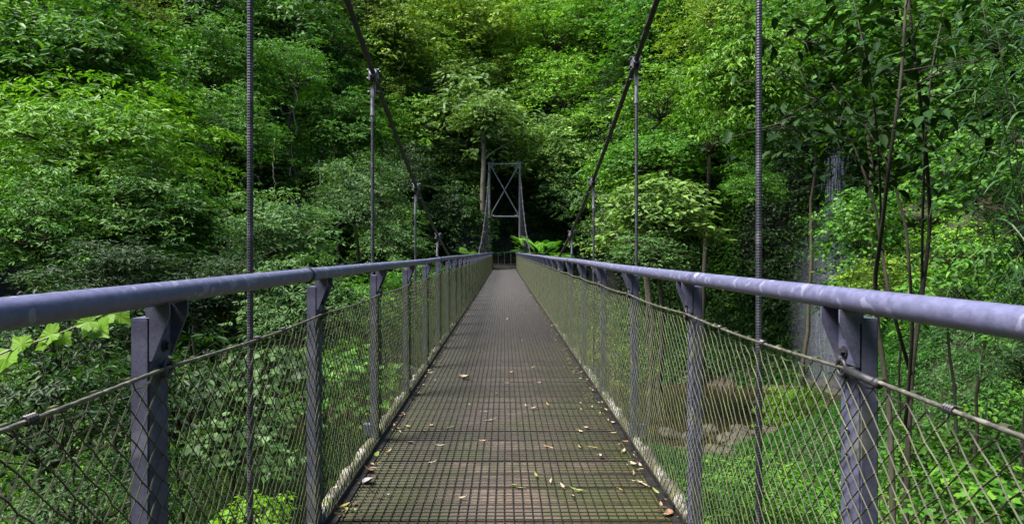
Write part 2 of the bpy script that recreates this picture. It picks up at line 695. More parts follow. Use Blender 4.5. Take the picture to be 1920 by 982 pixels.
# ------------------------------------------------------------------ the bridge
S = 1.5
Y0 = 1.735
KS = list(range(-2, 34))
YT = 52.3
bridge = empty('suspension_bridge', (0, 0, 0))
tag(bridge, 'grey steel suspension footbridge with netted sides and timber deck crossing the gorge', 'bridge')

# deck
g = G()
yy = -2.4
while yy < 56.2:
    wd = .217 + random.uniform(-.008, .008)
    dz = random.uniform(-.004, .003)
    g.box(-.915, .915, yy, yy + wd, -.055 + dz, 0 + dz)
    yy += .24
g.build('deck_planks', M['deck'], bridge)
g = G()
for i in range(-17, 18):
    x = i * .0495 + .0
    pts = [(x + random.uniform(-.0025, .0025), y, .0085) for y in np.arange(-2.4, 56.2, .6)]
    g.tube(pts, .0034, 4)
yy = -2.38
while yy < 56.1:
    a = random.uniform(-.003, .003)
    g.tube([(-.855, yy + a, .0055), (0, yy + random.uniform(-.003, .003), .0065), (.855, yy - a, .0055)], .0030, 4)
    yy += .0475
g.build('deck_wire_mesh', M['gridwire'], bridge)
for sx in (-1, 1):
    g = G()
    for i in range(20):
        y0_ = -2.4 + i * 2.93
        g.box(*sorted((sx * .862, sx * .912)), y0_, y0_ + 2.90, .002, .011 + random.uniform(0, .004))
        g.box(*sorted((sx * .904, sx * .912)), y0_, y0_ + 2.90, .013, .045)
    g.build('edge_angle', M['gridwire'], bridge)
    g = G()
    g.box(*sorted((sx * .80, sx * .90)), -2.4, 56.2, -.26, -.058)
    g.build('girder', M['black'], bridge)

# posts
def mir(me, name):
    m2 = me.copy()
    m2.name = name
    for v in m2.vertices:
        v.co.x *= -1
    m2.flip_normals()
    return m2


g = G()
b = .005
px0, px1, py0, py1 = .927, .977, -.05, .05
g.prism_y([(px0, -.30), (px1, -.30), (px1, 1.22), (px0, 1.22)], py0 + b, py1 - b)
g.box(px0 + b, px1 - b, py0, py0 + b - .0002, -.30, 1.2202)
g.box(px0 + b, px1 - b, py1 - b + .0002, py1, -.30, 1.2202)
g.box(px0 + .002, px1 - .002, py0 + .002, py1 - .002, 1.2205, 1.225)
post_me = g.mesh('post', M['post'])
g = G()
poly = [(.9262, 1.112), (.919, 1.112), (.874, 1.228), (.874, 1.262), (.936, 1.262), (.936, 1.2255), (.9262, 1.2255)]
g.prism_y(poly, -.052, -.045)
g.prism_y(poly, .045, .052)
g.box(.9205, .9262, -.0448, .0448, 1.112, 1.262)
br_me = g.mesh('rail_bracket', M['post'])
g = G()
for dy, z in ((.012, 1.145), (-.012, 1.192)):
    g.tube([(.921, dy, z), (.916, dy, z)], .016, 12)
    g.tube([(.9158, dy, z), (.905, dy, z)], .011, 6)
bolt_me = g.mesh('bolt', M['black'])
g = G()
g.torus((.905, 0, 1.088), .021, .0055, 'x', 18, 8)
g.cyl((.927, 0, 1.088), (.908, 0, 1.088), .006, 8)
eye_me = g.mesh('eye_ring', M['black'], True)
MS = {1: (post_me, br_me, bolt_me, eye_me), -1: tuple(mir(m_, m_.name) for m_ in (post_me, br_me, bolt_me, eye_me))}
RZ = {1: 1.272, -1: 1.288}


def bridge_lift(y):
    return 0.0


for sx in (-1, 1):
    for k in KS:
        y = Y0 + S * k
        p_ = link(MS[sx][0], 'post', bridge, (0, y, 0))
        dz = RZ[sx] - 1.288
        link(MS[sx][1], 'rail_bracket', p_, (0, 0, dz + .002))
        if k < 20:
            link(MS[sx][2], 'bolt', p_, (0, 0, dz))
            link(MS[sx][3], 'eye_ring', p_, (0, 0, 0))

# rails
for sx in (-1, 1):
    g = G()
    ys = np.arange(-2.6, 52.4, .5)
    g.tube([(sx * .898, y, RZ[sx] + .004 * math.sin(y * .8 + sx)) for y in ys], .0305, 20)
    rail = g.build('handrail', M['rail'], bridge, True)
    for i, y in enumerate((2.99, 8.99, 14.99, 20.99, 26.99, 32.99, 38.99)):
        g = G()
        z = RZ[sx] + .004 * math.sin(y * .8 + sx)
        g.tube([(sx * .898, y - .045, z), (sx * .898, y + .045, z)], .0318, 20)
        j = g.build('rail_sleeve', M['rail'], rail, True)
        if sx < 0 or i:
            g = G()
            g.torus((sx * .898, y - .048, z), .0322, .0045, 'y', 20, 6)
            g.torus((sx * .898, y - .058, z), .0322, .0045, 'y', 20, 6)
            g.build('rail_band', M['black'], rail, True)

# net bay (shared meshes)
def net_bay(seed):
    rng = np.random.default_rng(seed)
    nxp, nz = 46, 32
    hx = S / nxp
    zt, zb = 1.064, -.05
    hz = (zt - zb) / nz
    jit = rng.normal(0, .0018, (nxp + 1, nz + 1, 3)) * np.array([.9, 1, 1])
    jit[nxp] = jit[0]
    g = G()

    def P(i, j):
        y = i * hx
        sag = .020 * math.sin(math.pi * y / S)
        fz = j / nz
        return np.array([0.004 * math.sin(5 * y + 3 * fz), y, zb + fz * (zt - zb - sag)]) + jit[i, j]
    for j in range(nz):
        for i in range(nxp + 1):
            if (i + j) % 2:
                continue
            for di in (-1, 1):
                if 0 <= i + di <= nxp:
                    g.tube([P(i, j), P(i + di, j + 1)], .0022, 4, cap=False)
    for j in range(nz + 1):
        for i in range(nxp):
            if (i + j) % 2 == 0:
                c = P(i, j)
                r = .0048
                g.add([c + (r, 0, 0), c - (r, 0, 0), c + (0, r * 1.3, 0), c - (0, r * 1.3, 0), c + (0, 0, r * 1.1), c - (0, 0, r * 1.1)],
                      [(0, 2, 4), (2, 1, 4), (1, 3, 4), (3, 0, 4), (2, 0, 5), (1, 2, 5), (3, 1, 5), (0, 3, 5)])
    # loops hung on the top rope
    for i in range(0, nxp, 2):
        a = P(i, nz)
        b = P(i + 2, nz)
        if (i // 2) % 2 == 0:
            top = np.array([0, (i + 1) * hx, 1.088 - .012 * math.sin(math.pi * (i + 1) * hx / S)])
            g.tube([a, (a + top) / 2 + (.002, -.004, .006), top, (b + top) / 2 + (.002, .004, .006), b], .0023, 4, cap=False)
            g.tube([top - (0, .010, .0), top + (0, .010, 0)], .0085, 6)
        else:
            g.tube([a, (a + b) / 2 - (0, 0, .004), b], .0021, 4, cap=False)
    return g.mesh('net_panel', M['net'])


net_mes = [net_bay(1), net_bay(2)]
g = G()
n_ = 150
g.tube([(0, S * i / n_, 1.088 - .012 * math.sin(math.pi * i / n_)) for i in range(n_ + 1)], .0050, 12, cap=False, lobes=6, depth=.13, twist=.22)
rope_me = g.mesh('top_rope', M['wire'], True)
rngk = np.random.default_rng(8)


def kerb_mesh(seed):
    rng = np.random.default_rng(seed)
    g = G()
    n = 60
    v = []
    prof = [(.931, -.14), (.930, -.02), (.934, .052), (.948, .062), (.985, .058), (.990, -.14)]
    for i in range(n + 1):
        y = -.70 + 1.40 * i / n
        for (x, z) in prof:
            d_ = mnoise.noise(Vector((x * 9 + seed, y * 6, z * 9))) * .020 + mnoise.noise(Vector((x * 30 + seed, y * 26, z * 30))) * .008
            v.append((x + (d_ * .5 if x > .94 else abs(d_) * .3), y, z + (d_ if z > 0 else 0)))
    f = []
    k = len(prof)
    for i in range(n):
        for j in range(k):
            f.append((i * k + j, (i + 1) * k + j, (i + 1) * k + (j + 1) % k, i * k + (j + 1) % k))
    f += [tuple(range(k)), tuple(n * k + j for j in range(k - 1, -1, -1))]
    g.add(v, f)
    return g.mesh('kerb', M['kerb'], True)


kerbs = [kerb_mesh(s_) for s_ in (1, 2, 3)]
kerbs_l = [mir(m_, 'kerb') for m_ in kerbs]
for sx in (-1, 1):
    for n, k in enumerate(KS[:-1]):
        y = Y0 + S * k
        link(net_mes[n % 2], 'net_panel', bridge, (sx * .9175, y, 0))
        link(rope_me, 'top_rope', bridge, (sx * .905, y, 0))
        link((kerbs if sx > 0 else kerbs_l)[(n * 7 + (sx > 0)) % 3], 'kerb', bridge, (0, y + S / 2, 0))
# the swaged joint on the near top rope
g = G()
g.tube([(.905, Y0 - .03, 1.086), (.905, Y0 - .16, 1.080)], .0105, 12)
g.tube([(.905, Y0 - .16, 1.080), (.905, Y0 - .175, 1.0795)], .0125, 12)
g.build('rope_sleeve', M['black'], bridge, True)
for sx, ys in ((-1, (1.22, 2.35, 2.62, 4.1)), (1, (1.30, 2.25, 2.7))):
    for y in ys:
        g = G()
        g.tube([(sx * .905, y - .002, 1.0795), (sx * .905, y + .026, 1.0795)], .0075, 8)
        for q_ in range(4):
            g.torus((sx * .905, y + q_ * .0075, 1.0795), .0085, .003, 'y', 10, 5)
        g.build('rope_lashing', M['cable'], bridge)

# crossbeams
for k in KS:
    y = Y0 + S * k
    g = G()
    wide = 1.36 if k % 2 == 1 else 1.0
    g.box(-wide, wide, y - .04, y + .04, -.36, -.262)
    g.build('crossbeam', M['post'], bridge)


def cable_z(y, sx):
    z = CAMZ - .69 + .0085 * (y - 23) ** 2
    if sx > 0:
        z += .12 * max(0, min(1, (16 - y) / 10))
    return z


HX = 1.262
YH = [Y0 + S * k for k in KS if k % 2 == 1 and k > -2]
for sx in (-1, 1):
    ys = np.concatenate([np.arange(-6, 18, .02), np.arange(18, YT + .01, .1)])
    g = G()
    pts = [(sx * HX, y, min(cable_z(y, sx), 8.35)) for y in ys]
    g.tube(pts, .0235, 12, lobes=6, depth=.12, twist=.10)
    g.build('main_cable', M['cable'], bridge, True)
    for y in YH:
        zc = cable_z(y, sx)
        near = y < 13
        x = sx * (HX + .012)
        zt_ = zc - .20
        g = G()
        if near:
            zs = np.arange(-.34, zt_ - .16, .007)
            rr = np.where(np.arange(len(zs)) % 2 == 0, .0163, .0150)
            g.tube([(x, y, z) for z in zs], rr, 10)
        else:
            g.tube([(x, y, -.34), (x, y, zt_ - .1)], .0135, 8)
        h = g.build('hanger_rod', M['rod'], bridge)
        if zc < .25:
            continue
        g = G()
        g.tube([(x, y, zt_ - .17), (x, y, zt_ - .01)], .018, 12)
        g.tube([(x, y, zt_ - .19), (x, y, zt_ - .17)], .022, 6)
        for s2 in (-1, 1):
            g.box(x - .016, x + .016, *sorted((y + s2 * .012, y + s2 * .018)), zt_ - .015, zt_ + .085)
        g.build('fork_socket', M['clamp'], h, False)
        g = G()
        sl = -(2 * .0085 * (y - 23))          # slope of the cable towards the camera
        for s2 in (-1, 1):
            g.box(*sorted((sx * HX + s2 * .026, sx * HX + s2 * .040)), y - .055, y + .055, zc - .062, zc + .05)
        g.box(sx * HX - .008, sx * HX + .018, y - .010, y + .010, zc - .20, zc - .03)
        g.tube([(sx * HX, y - .06, zc + .06 * sl), (sx * HX, y + .06, zc - .06 * sl)], .036, 12)
        cl = g.build('cable_clamp', M['clamp'], bridge)
        for dy, dz in ((-.035, -.045), (-.035, .036), (.035, -.045), (.035, .036), (0, -.165)):
            g = G()
            g.tube([(sx * HX - .060, y + dy, zc + dz), (sx * HX + .060, y + dy, zc + dz)], .008, 8)
            for s2 in (-1, 1):
                g.tube([(sx * HX + s2 * .041, y + dy, zc + dz), (sx * HX + s2 * .058, y + dy, zc + dz)], .016, 6)
            g.build('clamp_bolt', M['black'], cl)

# far tower
tower = empty('tower', (0, YT, 0))
tower.parent = bridge
TX = 1.235
for sx in (-1, 1):
    g = G()
    g.tube([(sx * TX, 0, -1.0), (sx * TX, 0, 8.56)], .095, 16)
    g.tube([(sx * TX, 0, 8.50), (sx * TX, 0, 8.60)], .13, 16)
    g.tube([(sx * TX, 0, 4.05), (sx * TX, 0, 4.35)], .105, 16)
    g.build('tower_leg', M['tower'], tower, False)
for z, r in ((8.45, .075), (4.2, .075)):
    g = G()
    g.tube([(-TX + .1, 0, z), (TX - .1, 0, z)], r, 12)
    g.build('tower_beam', M['tower'], tower)
for sx in (-1, 1):
    g = G()
    g.tube([(sx * (TX - .12), sx * .05, 8.3), (-sx * (TX - .12), sx * .05, 4.35)], .052, 10)
    g.build('tower_brace', M['tower'], tower)
for z in (8.36, 4.29):
    for sx in (-1, 1):
        g = G()
        g.prism_y([(sx * (TX - .08), z - .22), (sx * (TX - .42), z), (sx * (TX - .42), z + .1), (sx * (TX - .08), z + .1)][::sx], -.012, .012)
        g.build('gusset_plate', M['tower'], tower)
# landing beyond the tower and the barrier on it
g = G()
g.box(-2.2, 2.2, 53.5, 58.5, -.5, .12)
pf = g.build('landing_slab', M['rock'], bridge)
bar = empty('end_barrier', (0, 56.6, .12))
tag(bar, 'dark steel barrier railing closing the landing beyond the far tower', 'railing')
g = G()
g.tube([(-1.15, 0, 1.12), (1.15, 0, 1.22)], .032, 8)
g.build('top_rail', M['tower'], bar)
g = G()
g.tube([(-1.15, 0, .12), (1.15, 0, .14)], .025, 8)
g.build('bottom_rail', M['tower'], bar)
for x in (-1.1, -.55, 0, .55, 1.1):
    g = G()
    g.box(x - .03, x + .03, -.03, .03, 0, 1.12 + .04 * (x + 1.1))
    g.build('upright', M['tower'], bar)

# ------------------------------------------------------------------ fallen leaves on the deck
def fallen(seed, L, W, curl):
    rng = np.random.default_rng(seed)
    g = G()
    n = 9
    v, f = [], []
    bend = rng.uniform(-.4, .4)
    for i in range(n + 1):
        t = i / n
        hw = W / 2 * math.sin(math.pi * min(1, t * .96 + .03)) ** .8 * (1 - .25 * t)
        cx = bend * L * t * t
        cz = curl * L * (t - .4) ** 2 * 1.5 + .004
        for s_, up in ((-1, 1), (-.5, .35), (0, 0), (.5, .3), (1, .8)):
            v.append((cx + s_ * hw, (t - .5) * L, cz + up * curl * hw * .9 + rng.normal(0, .0012)))
    for i in range(n):
        for j in range(4):
            f.append((i * 5 + j, i * 5 + j + 1, (i + 1) * 5 + j + 1, (i + 1) * 5 + j))
    g.add(v, f)
    g.tube([(0, -.5 * L, .006), (0.01, -.5 * L - .25 * L, .008)], .0012, 4)
    return g.mesh('fallen_leaf', M['dry_pale'], True)


FL = [fallen(1, .085, .026, .3), fallen(2, .07, .034, .5), fallen(3, .10, .022, .15), fallen(4, .06, .030, .9), fallen(5, .075, .040, .2)]
BIG = [fallen(6, .14, .10, .9), fallen(7, .17, .12, .6)]


def deck_at(px, py):
    d = F * CAMZ / (py - CY)
    return ((px - CX) / F * d, d, .011)


def drop(me, px, py, mat, label, group=None, sc=1.0, rz=None):
    x, y, z = deck_at(px, py)
    x = max(-.88, min(.88, x))
    o = link(me, 'fallen_leaf', None, (x, y, z), mat)
    o.rotation_euler = (random.uniform(-.15, .15), random.uniform(-.15, .15), random.uniform(0, 6.28) if rz is None else rz)
    o.scale = (sc * .85,) * 3
    tag(o, label, 'leaf', group)


drop(BIG[0], 870, 712, M['dry_pale'], 'large curled tan dry leaf lying in the middle of the deck', sc=1.1)
drop(BIG[0], 692, 888, M['dry_rust'], 'rust orange curled leaf against the mossy kerb', sc=.6)
drop(BIG[1], 692, 908, M['dry_grey'], 'large crumpled grey leaf below the rust orange one', sc=.75)
drop(FL[4], 640, 952, M['dry_yellow'], 'yellow leaf lying beside the kerb at the near edge of the deck', sc=1.1, rz=-.7)
drop(FL[2], 788, 740, M['dry_yellow'], 'yellow leaf against the lichen covered kerb halfway to the large tan leaf', sc=1.0)
drop(FL[0], 1080, 922, M['dry_lime'], 'slim lime green leaf lying across the wire mesh', sc=1.2, rz=1.4)
drop(FL[1], 1230, 926, M['dry_lime'], 'broad lime leaf resting on the dark edge strip', sc=1.0)
drop(BIG[1], 1256, 968, M['dry_rust'], 'orange dry leaf by the kerb at the near edge', sc=.5)
drop(FL[4], 698, 855, M['dry_lime'], 'bright green leaf standing up by the mossy kerb', sc=1.2, rz=.3)
pale = [(815, 715), (800, 697), (845, 690), (795, 812), (825, 838), (768, 832), (905, 773), (985, 764), (935, 682), (1000, 768), (920, 790),
        (880, 762), (1150, 814), (1100, 805), (1085, 840), (1128, 860), (1205, 876), (1187, 874), (1208, 910), (1075, 936), (1090, 812), (1055, 915),
        (1030, 905), (725, 932), (810, 870), (868, 938), (1000, 690), (1060, 690), (1090, 712), (1075, 655), (1060, 628), (1040, 612), (845, 640), (860, 610),
        (880, 590), (960, 700), (980, 640), (1010, 720), (930, 740), (1120, 735), (1110, 765), (1160, 795), (900, 660), (950, 600), (970, 570), (1170, 850), (1195, 905)]
for i, (a, b_) in enumerate(pale):
    drop(FL[i % 4], a, b_, M['dry_pale'], 'small pale curled dry leaf lying on the deck mesh', 'pale dry leaves scattered over the deck', random.uniform(.7, 1.15))
yel = [(735, 680), (765, 803), (842, 803), (1100, 717), (1088, 838), (1110, 840), (1005, 895), (965, 914), (975, 918), (1165, 922), (660, 960), (1025, 760),
       (1090, 770), (1000, 620), (870, 640), (930, 655)]
for i, (a, b_) in enumerate(yel):
    drop(FL[i % 3], a, b_, M['dry_yellow'] if i % 2 else M['dry_lime'], 'small yellow green leaf lying on the deck mesh', 'yellow green leaves scattered over the deck', random.uniform(.7, 1.0))
brn = [(690, 800), (1240, 950), (1190, 890), (1100, 700), (810, 800), (950, 720), (905, 830), (1030, 840), (760, 780), (1180, 830), (1140, 790), (730, 850)]
for i, (a, b_) in enumerate(brn):
    drop(FL[i % 5], a, b_, M['dry_brown'], 'small dark brown leaf lying flat on the deck mesh', 'brown leaves scattered over the deck', random.uniform(.7, 1.0))

# crumbs and leaf scraps gathered along both edges of the deck
rl = np.random.default_rng(14)
n = 900
sd_ = rl.choice([-1, 1], n, p=[.6, .4])
yy_ = rl.uniform(2.6, 30, n) ** 1.0
xx_ = sd_ * (.905 - np.abs(rl.normal(0, .07, n)))
pos = np.stack([xx_, yy_, np.full(n, .013) + rl.uniform(0, .008, n)], 1)
a_ = rl.uniform(0, 6.28, n)
L_ = rl.uniform(.012, .055, n)
lm = NT('leaf_litter')
at__ = lm.n('Attribute')
at__.attribute_name = 'tint'
lm.l(lm.ramp(at__.outputs['Fac'], [(0, (.03, .02, .012)), (.5, (.10, .065, .035)), (.8, (.26, .21, .14)), (1, (.22, .22, .05))]).outputs[0], lm.b.inputs['Base Color'])
lm.b.inputs['Roughness'].default_value = .8
M['litter'] = lm.m
me = leaf_mesh('leaf_litter', pos, np.stack([np.cos(a_), np.sin(a_), rl.normal(0, .12, n)], 1), np.array([0, 0, 1.0]) + rl.normal(0, .25, (n, 3)), L_, L_ * rl.uniform(.2, .5, n),
               rl.uniform(0, 1, n), OVATE, M['litter'])
tag(link(me, 'leaf_litter'), 'crumbled brown leaf litter gathered along the deck edges', 'leaf litter', kind='stuff')

# ------------------------------------------------------------------ trees
CR = {}


def crown(kind, i):
    key = (kind, i)
    if key not in CR:
        s_ = 100 + i * 13 + len(kind) * 7
        lk = (1, .82, 1.22, .9, 1.12, .75)[i % 6]      # leaf size differs from kind to kind of tree
        if kind == 'far':
            CR[key] = (3.6, *crown_mesh('crown', s_, 3.6, 3.9, 64, 17, 9, .32, .29 * lk, .44))
        elif kind == 'farbig':
            CR[key] = (3.6, *crown_mesh('crown', s_, 3.6, 3.5, 50, 13, 8, .40, .38 * lk, .50, OVATE))
        elif kind == 'mid':       # 20-35 m
            CR[key] = (3.2, *crown_mesh('crown', s_, 3.2, 3.5, 68, 24, 9, .24, .24 * lk, .38, OVATE))
        elif kind == 'near':      # 10-20 m
            CR[key] = (2.6, *crown_mesh('crown', s_, 2.6, 2.8, 72, 30, 9, .17, .185 * lk, .36, OVATE))
        elif kind == 'heart':
            CR[key] = (2.0, *crown_mesh('crown', s_, 2.0, 2.2, 40, 14, 8, .30, .145, .80, HEART, zlo=-.8))
        elif kind == 'shrub':
            CR[key] = (1.1, *crown_mesh('foliage', s_, 1.1, .9, 32, 12, 9, .13, .095 * lk, .42, OVATE))
        elif kind == 'broad':
            CR[key] = (1.1, *crown_mesh('foliage', s_, 1.1, .9, 22, 7, 7, .22, .14, .80, HEART))
    return CR[key]


TRUNKS = random.Random(4)


def tree(name, label, c, Rw, mat, kind, var=0, zs=1.0, bark_='bark', group=None, base=None, cat='tree', pk='crown', sk='trunk', thick=1.0):
    """c: crown centre in the world; the trunk runs from the ground up into the crown"""
    R0, me, lobes = crown(kind, var)
    sc = Rw / R0
    rng = np.random.default_rng(int(abs(c[0] * 97 + c[1] * 31 + c[2] * 7) * 10) % 99991)
    bx, by = c[0] + rng.uniform(-.15, .15) * Rw, c[1] + rng.uniform(.1, .35) * Rw
    if base is not None:
        bx, by = base
    bz = tz(bx, by) - .3
    if base is None and c[2] - bz > 4.5:      # a wall tree leans out from the slope behind it
        for _ in range(36):
            by += .25
            if c[2] - (tz(bx, by) - .3) < 4.0:
                break
        else:
            by = c[1] + .3
        bz = tz(bx, by) - .3
    if bz > c[2] - .5 * Rw * zs:        # steep ground: root the tree lower down on the slope in front
        for _ in range(40):
            by -= .25
            bz = tz(bx, by) - .3
            if bz < c[2] - .6 * Rw * zs:
                break
    root = empty(name, (bx, by, bz))
    tag(root, label, cat, group)
    rz = rng.uniform(0, 6.28)
    rel = np.array([c[0] - bx, c[1] - by, c[2] - bz])
    o = link(me, pk, root, rel, M[mat])
    o.rotation_euler = (0, 0, rz)
    o.scale = (sc, sc, sc * zs)
    g = G()
    hub = rel + np.array([0, 0, -.45 * Rw * zs])
    hl = max(.6, rel[2])
    r0 = max(.016, min(.17, .013 * hl + .018 * Rw)) * thick
    g.tube(limb_pts((0, 0, 0), hub, rng, 9, .03), np.linspace(r0, r0 * .6, 9), 8)
    ca, sa = math.cos(rz), math.sin(rz)
    for lb in lobes[::max(1, len(lobes) // 20)]:
        p = np.array([lb[0] * ca - lb[1] * sa, lb[0] * sa + lb[1] * ca, lb[2] * zs]) * sc + rel
        pts = limb_pts(hub, p, rng, 6, .09)
        g.tube(pts, np.linspace(r0 * .5, r0 * .1, 6), 5)
        for _ in range(2):
            q_ = p + rng.normal(0, .25, 3) * Rw * np.array([1, 1, .5])
            g.tube(limb_pts(pts[3], q_, rng, 5, .09), np.linspace(r0 * .16, r0 * .04, 5), 4)
    g.build(sk, M[bark_], root, True)
    return root


def wall_tree(label, px, py, rpx, mat, kind='far', var=0, zs=.85, d=None, name='rainforest_tree', bark_='bark', group=None, **kw):
    if d is None:
        d = ray_terrain(px, min(py + rpx * .5, 470)) - rpx / F * 50 * .6
    c = at(px, py, d)
    return tree(name, label, c, rpx / F * d, mat, kind, var, zs, bark_, group, **kw)


TT = [
    # label, px, py, rpx, mat, kind, var, zs, d
    ('pale sunlit yellow green tree with a whitish trunk in the upper corner', 85, 45, 95, 'yellow', 'far', 0, .9, None),  # sunlight put into the leaf and bark colour
    ('olive green tree beside the pale sunlit one on the upper slope', 235, 40, 95, 'yellow', 'far', 1, .8, None),
    ('dark olive tree under the slope crest between two rounder green trees', 350, 25, 90, 'deep', 'far', 2, .8, None),
    ('big domed green tree high up behind the nearest hanger rod', 555, 55, 125, 'green', 'far', 3, .95, None),
    ('mid green tree lower than the big domed tree', 395, 130, 105, 'green', 'mid', 0, .85, 36),
    ('pale yellow green round tree behind the main cable at the top', 735, 85, 88, 'yellow', 'far', 4, .95, None),
    ('yellowish tree at the very top between the round tree and the big domed one', 665, 20, 70, 'olive', 'far', 5, .8, None),
    ('broad tall tree with forked dark trunks above the far tower', 885, 55, 118, 'yellow', 'far', 0, .75, None),
    ('grey green tree hanging below the forked trunk tree', 862, 150, 72, 'sage', 'far', 2, .7, None),
    ('pale large leaved tree spreading over the top of the far tower', 895, 240, 118, 'sage', 'farbig', 0, .85, None),
    ('green tree crown under the pale large leaved one', 835, 290, 60, 'cool', 'farbig', 1, .6, None),
    ('bright yellow green tree at the top straight above the tower', 1040, 60, 105, 'bright', 'far', 3, .8, None),
    ('bright green tree beside the second hanger clamp of the sunnier rail', 1130, 25, 90, 'bright', 'far', 1, .75, None),
    ('bright green layered tree halfway up behind the tower', 1050, 175, 98, 'bright', 'far', 5, .75, None),
    ('small bright tree tuft beneath the layered bright tree', 1120, 235, 62, 'bright', 'farbig', 2, .7, None),
    ('grey green tree drooping beside the tower brace', 1035, 300, 85, 'sage', 'far', 4, .85, None),
    ('lower grey green tree touching the tower leg', 1080, 375, 70, 'cool', 'far', 0, .8, None),
    ('green tree behind the bolted clamp high on the cable', 1245, 70, 100, 'green', 'far', 2, .8, None),
    ('bright tree with an exposed pale limb beside the taller hanger', 1240, 195, 95, 'bright', 'farbig', 1, .75, 46),
    ('light green layered tree beside the tall ribbed hanger', 1215, 305, 92, 'green', 'farbig', 0, .65, 42),
    ('pale layered tree with a thin brown trunk behind the handrail', 1235, 405, 98, 'sage', 'farbig', 2, .68, 33),
    ('lower crown of pale leaves just above the handrail', 1215, 475, 70, 'cool', 'farbig', 1, .55, 31),
    ('yellow green creeper clad tree against the upper slope', 1355, 55, 105, 'yellow', 'far', 5, .85, 46),
    ('dark green tree top in the shade beyond the drooping branches', 1500, 60, 110, 'green', 'far', 4, .85, 40),
    ('green tree on the upper slope behind the dark sapling', 1620, 40, 120, 'green', 'mid', 1, .9, 32),
    ('bright green drooping tree hanging in front of the ivy cliff', 1395, 165, 100, 'bright', 'mid', 2, 1.15, 24),
    ('small bright drooping branch crown below the drooping tree', 1415, 350, 50, 'green', 'mid', 3, .9, 23),
    ('green tree with bare hanging twigs between the two hanger rods', 548, 150, 80, 'green', 'mid', 1, .75, 39),
    ('green tree spreading over hanging vines below the twiggy one', 640, 250, 82, 'green', 'mid', 2, .8, 40),
    ('cool green tree reaching down to the rail beside the second hanger', 665, 385, 92, 'cool', 'mid', 3, .85, 31),
    ('pale green bushy tree above the rail between the hangers', 520, 455, 115, 'cool', 'mid', 0, .75, 23),
    ('sage green tree close behind the small clamps of the sagging cable', 740, 455, 65, 'cool', 'far', 3, .9, 37),
    ('dark green tree in the gap behind the sagging main cable', 770, 330, 60, 'deep', 'far', 1, .9, 48),
    ('green layered tree in the middle of the slope beside the ribbed hanger', 430, 255, 95, 'green', 'mid', 3, .75, 30),
    ('shaded deep green tree under the layered one', 360, 380, 85, 'deep', 'mid', 1, .9, 27),
    ('large leafy green tree rising to the upper corner of the near slope', 130, 130, 175, 'green', 'mid', 2, .75, 24),
    ('large dense green tree on the near slope, lit along its edge', 190, 300, 185, 'bright', 'near', 0, .75, 17.5),
    ('leafy green tree leaning out over the rail on the near slope', 80, 430, 150, 'green', 'near', 1, .8, 14.5),
    ('shrubby green tree with bright tips just above the near handrail', 285, 430, 120, 'green', 'near', 2, .75, 15.5),
    ('low dark tree behind the near handrail and post', 230, 545, 140, 'deep', 'near', 0, .6, 13),
    ('dark leafy tree between the post and the nearest hanger rod', 420, 560, 110, 'deep', 'near', 1, .8, 14),
    ('cool green small tree below the rail by the nearest hanger', 560, 590, 105, 'cool', 'near', 2, .85, 13.5),
    ('green small tree seen through the net between the second and third posts', 690, 600, 90, 'green', 'near', 0, .9, 16),
    ('sage green tree under the bridge side past the fourth post', 790, 560, 70, 'cool', 'mid', 1, .9, 26),
    ('deep green tree in dark shade beside the tower leg', 850, 420, 62, 'deep', 'far', 2, 1.0, 50),
    ('deep green tree in the dark gap beyond the smaller hangers', 1150, 430, 60, 'deep', 'far', 5, 1.0, 47),
    ('broad green tree below the ivy cliff behind the ribbed hanger', 1330, 260, 75, 'green', 'far', 3, .8, 40),
    ('deep green tree crown shading the head of the waterfall', 1530, 250, 85, 'deep', 'mid', 0, .8, 36),
    ('yellow green sapling crown over the creek pool', 1492, 770, 62, 'bright', 'near', 1, .85, 27),
    ('green tree near the top above the deep gap', 980, 130, 60, 'green', 'far', 1, .7, None),
    ('dark tree in the high gap between the cable and forked trunk tree', 800, 200, 62, 'deep', 'far', 5, .8, None),
    ('dark tree behind the bolted clamp and bright trees', 1180, 150, 62, 'deep', 'far', 0, .8, None),
]
BASES = {(1395, 165): (17.8, 24.0), (1415, 350): (17.6, 24.2)}
for row in TT:
    lab, px_, py_, rp, mt, kd, vr, zs_, dd = row
    bk = 'bark_pale' if ('pale' in lab or 'whitish' in lab) else 'bark'
    wall_tree(lab, px_, py_, rp, mt, kd, vr, zs_, dd, bark_=bk, thick=.45 if (px_, py_) in BASES else .7 if kd == 'near' else .7 if kd == 'mid' else 1.0, base=BASES.get((px_, py_)))

# small understorey trees of the wall that nothing tells apart
fill = random.Random(21)
for iy in range(7):
    for ix in range(26):
        px_ = -100 + ix * 80 + (iy % 2) * 40 + fill.uniform(-25, 25)
        py_ = -70 + iy * 82 + fill.uniform(-22, 22)
        if py_ > 455:
            continue
        d_ = ray_terrain(px_, py_, 28)
        if d_ < 33 or (870 < px_ < 1025 and py_ > 270) or (1350 < px_ < 1660 and py_ > 230):
            continue
        if fill.random() < .12:
            continue
        if px_ < 650:
            mt, where = fill.choice(['green', 'green', 'deep', 'cool']), 'past the shaded handrail'
        elif px_ < 1180:
            mt, where = (fill.choice(['yellow', 'bright', 'bright', 'sage']) if py_ < 230 else fill.choice(['green', 'bright', 'sage', 'cool'])), 'around the far tower'  # paler leaf colours stand in for sun on the upper slope
        else:
            mt, where = fill.choice(['bright', 'green', 'green', 'deep']), 'above the creek'
        wall_tree('small leafy understorey tree rooted in the steep gorge wall ' + where, px_, py_, fill.uniform(52, 80), mt, 'far',
                  fill.randrange(6), fill.uniform(.75, 1.0), d_ - 1.0, name='understorey_tree', group='understorey trees ' + where)

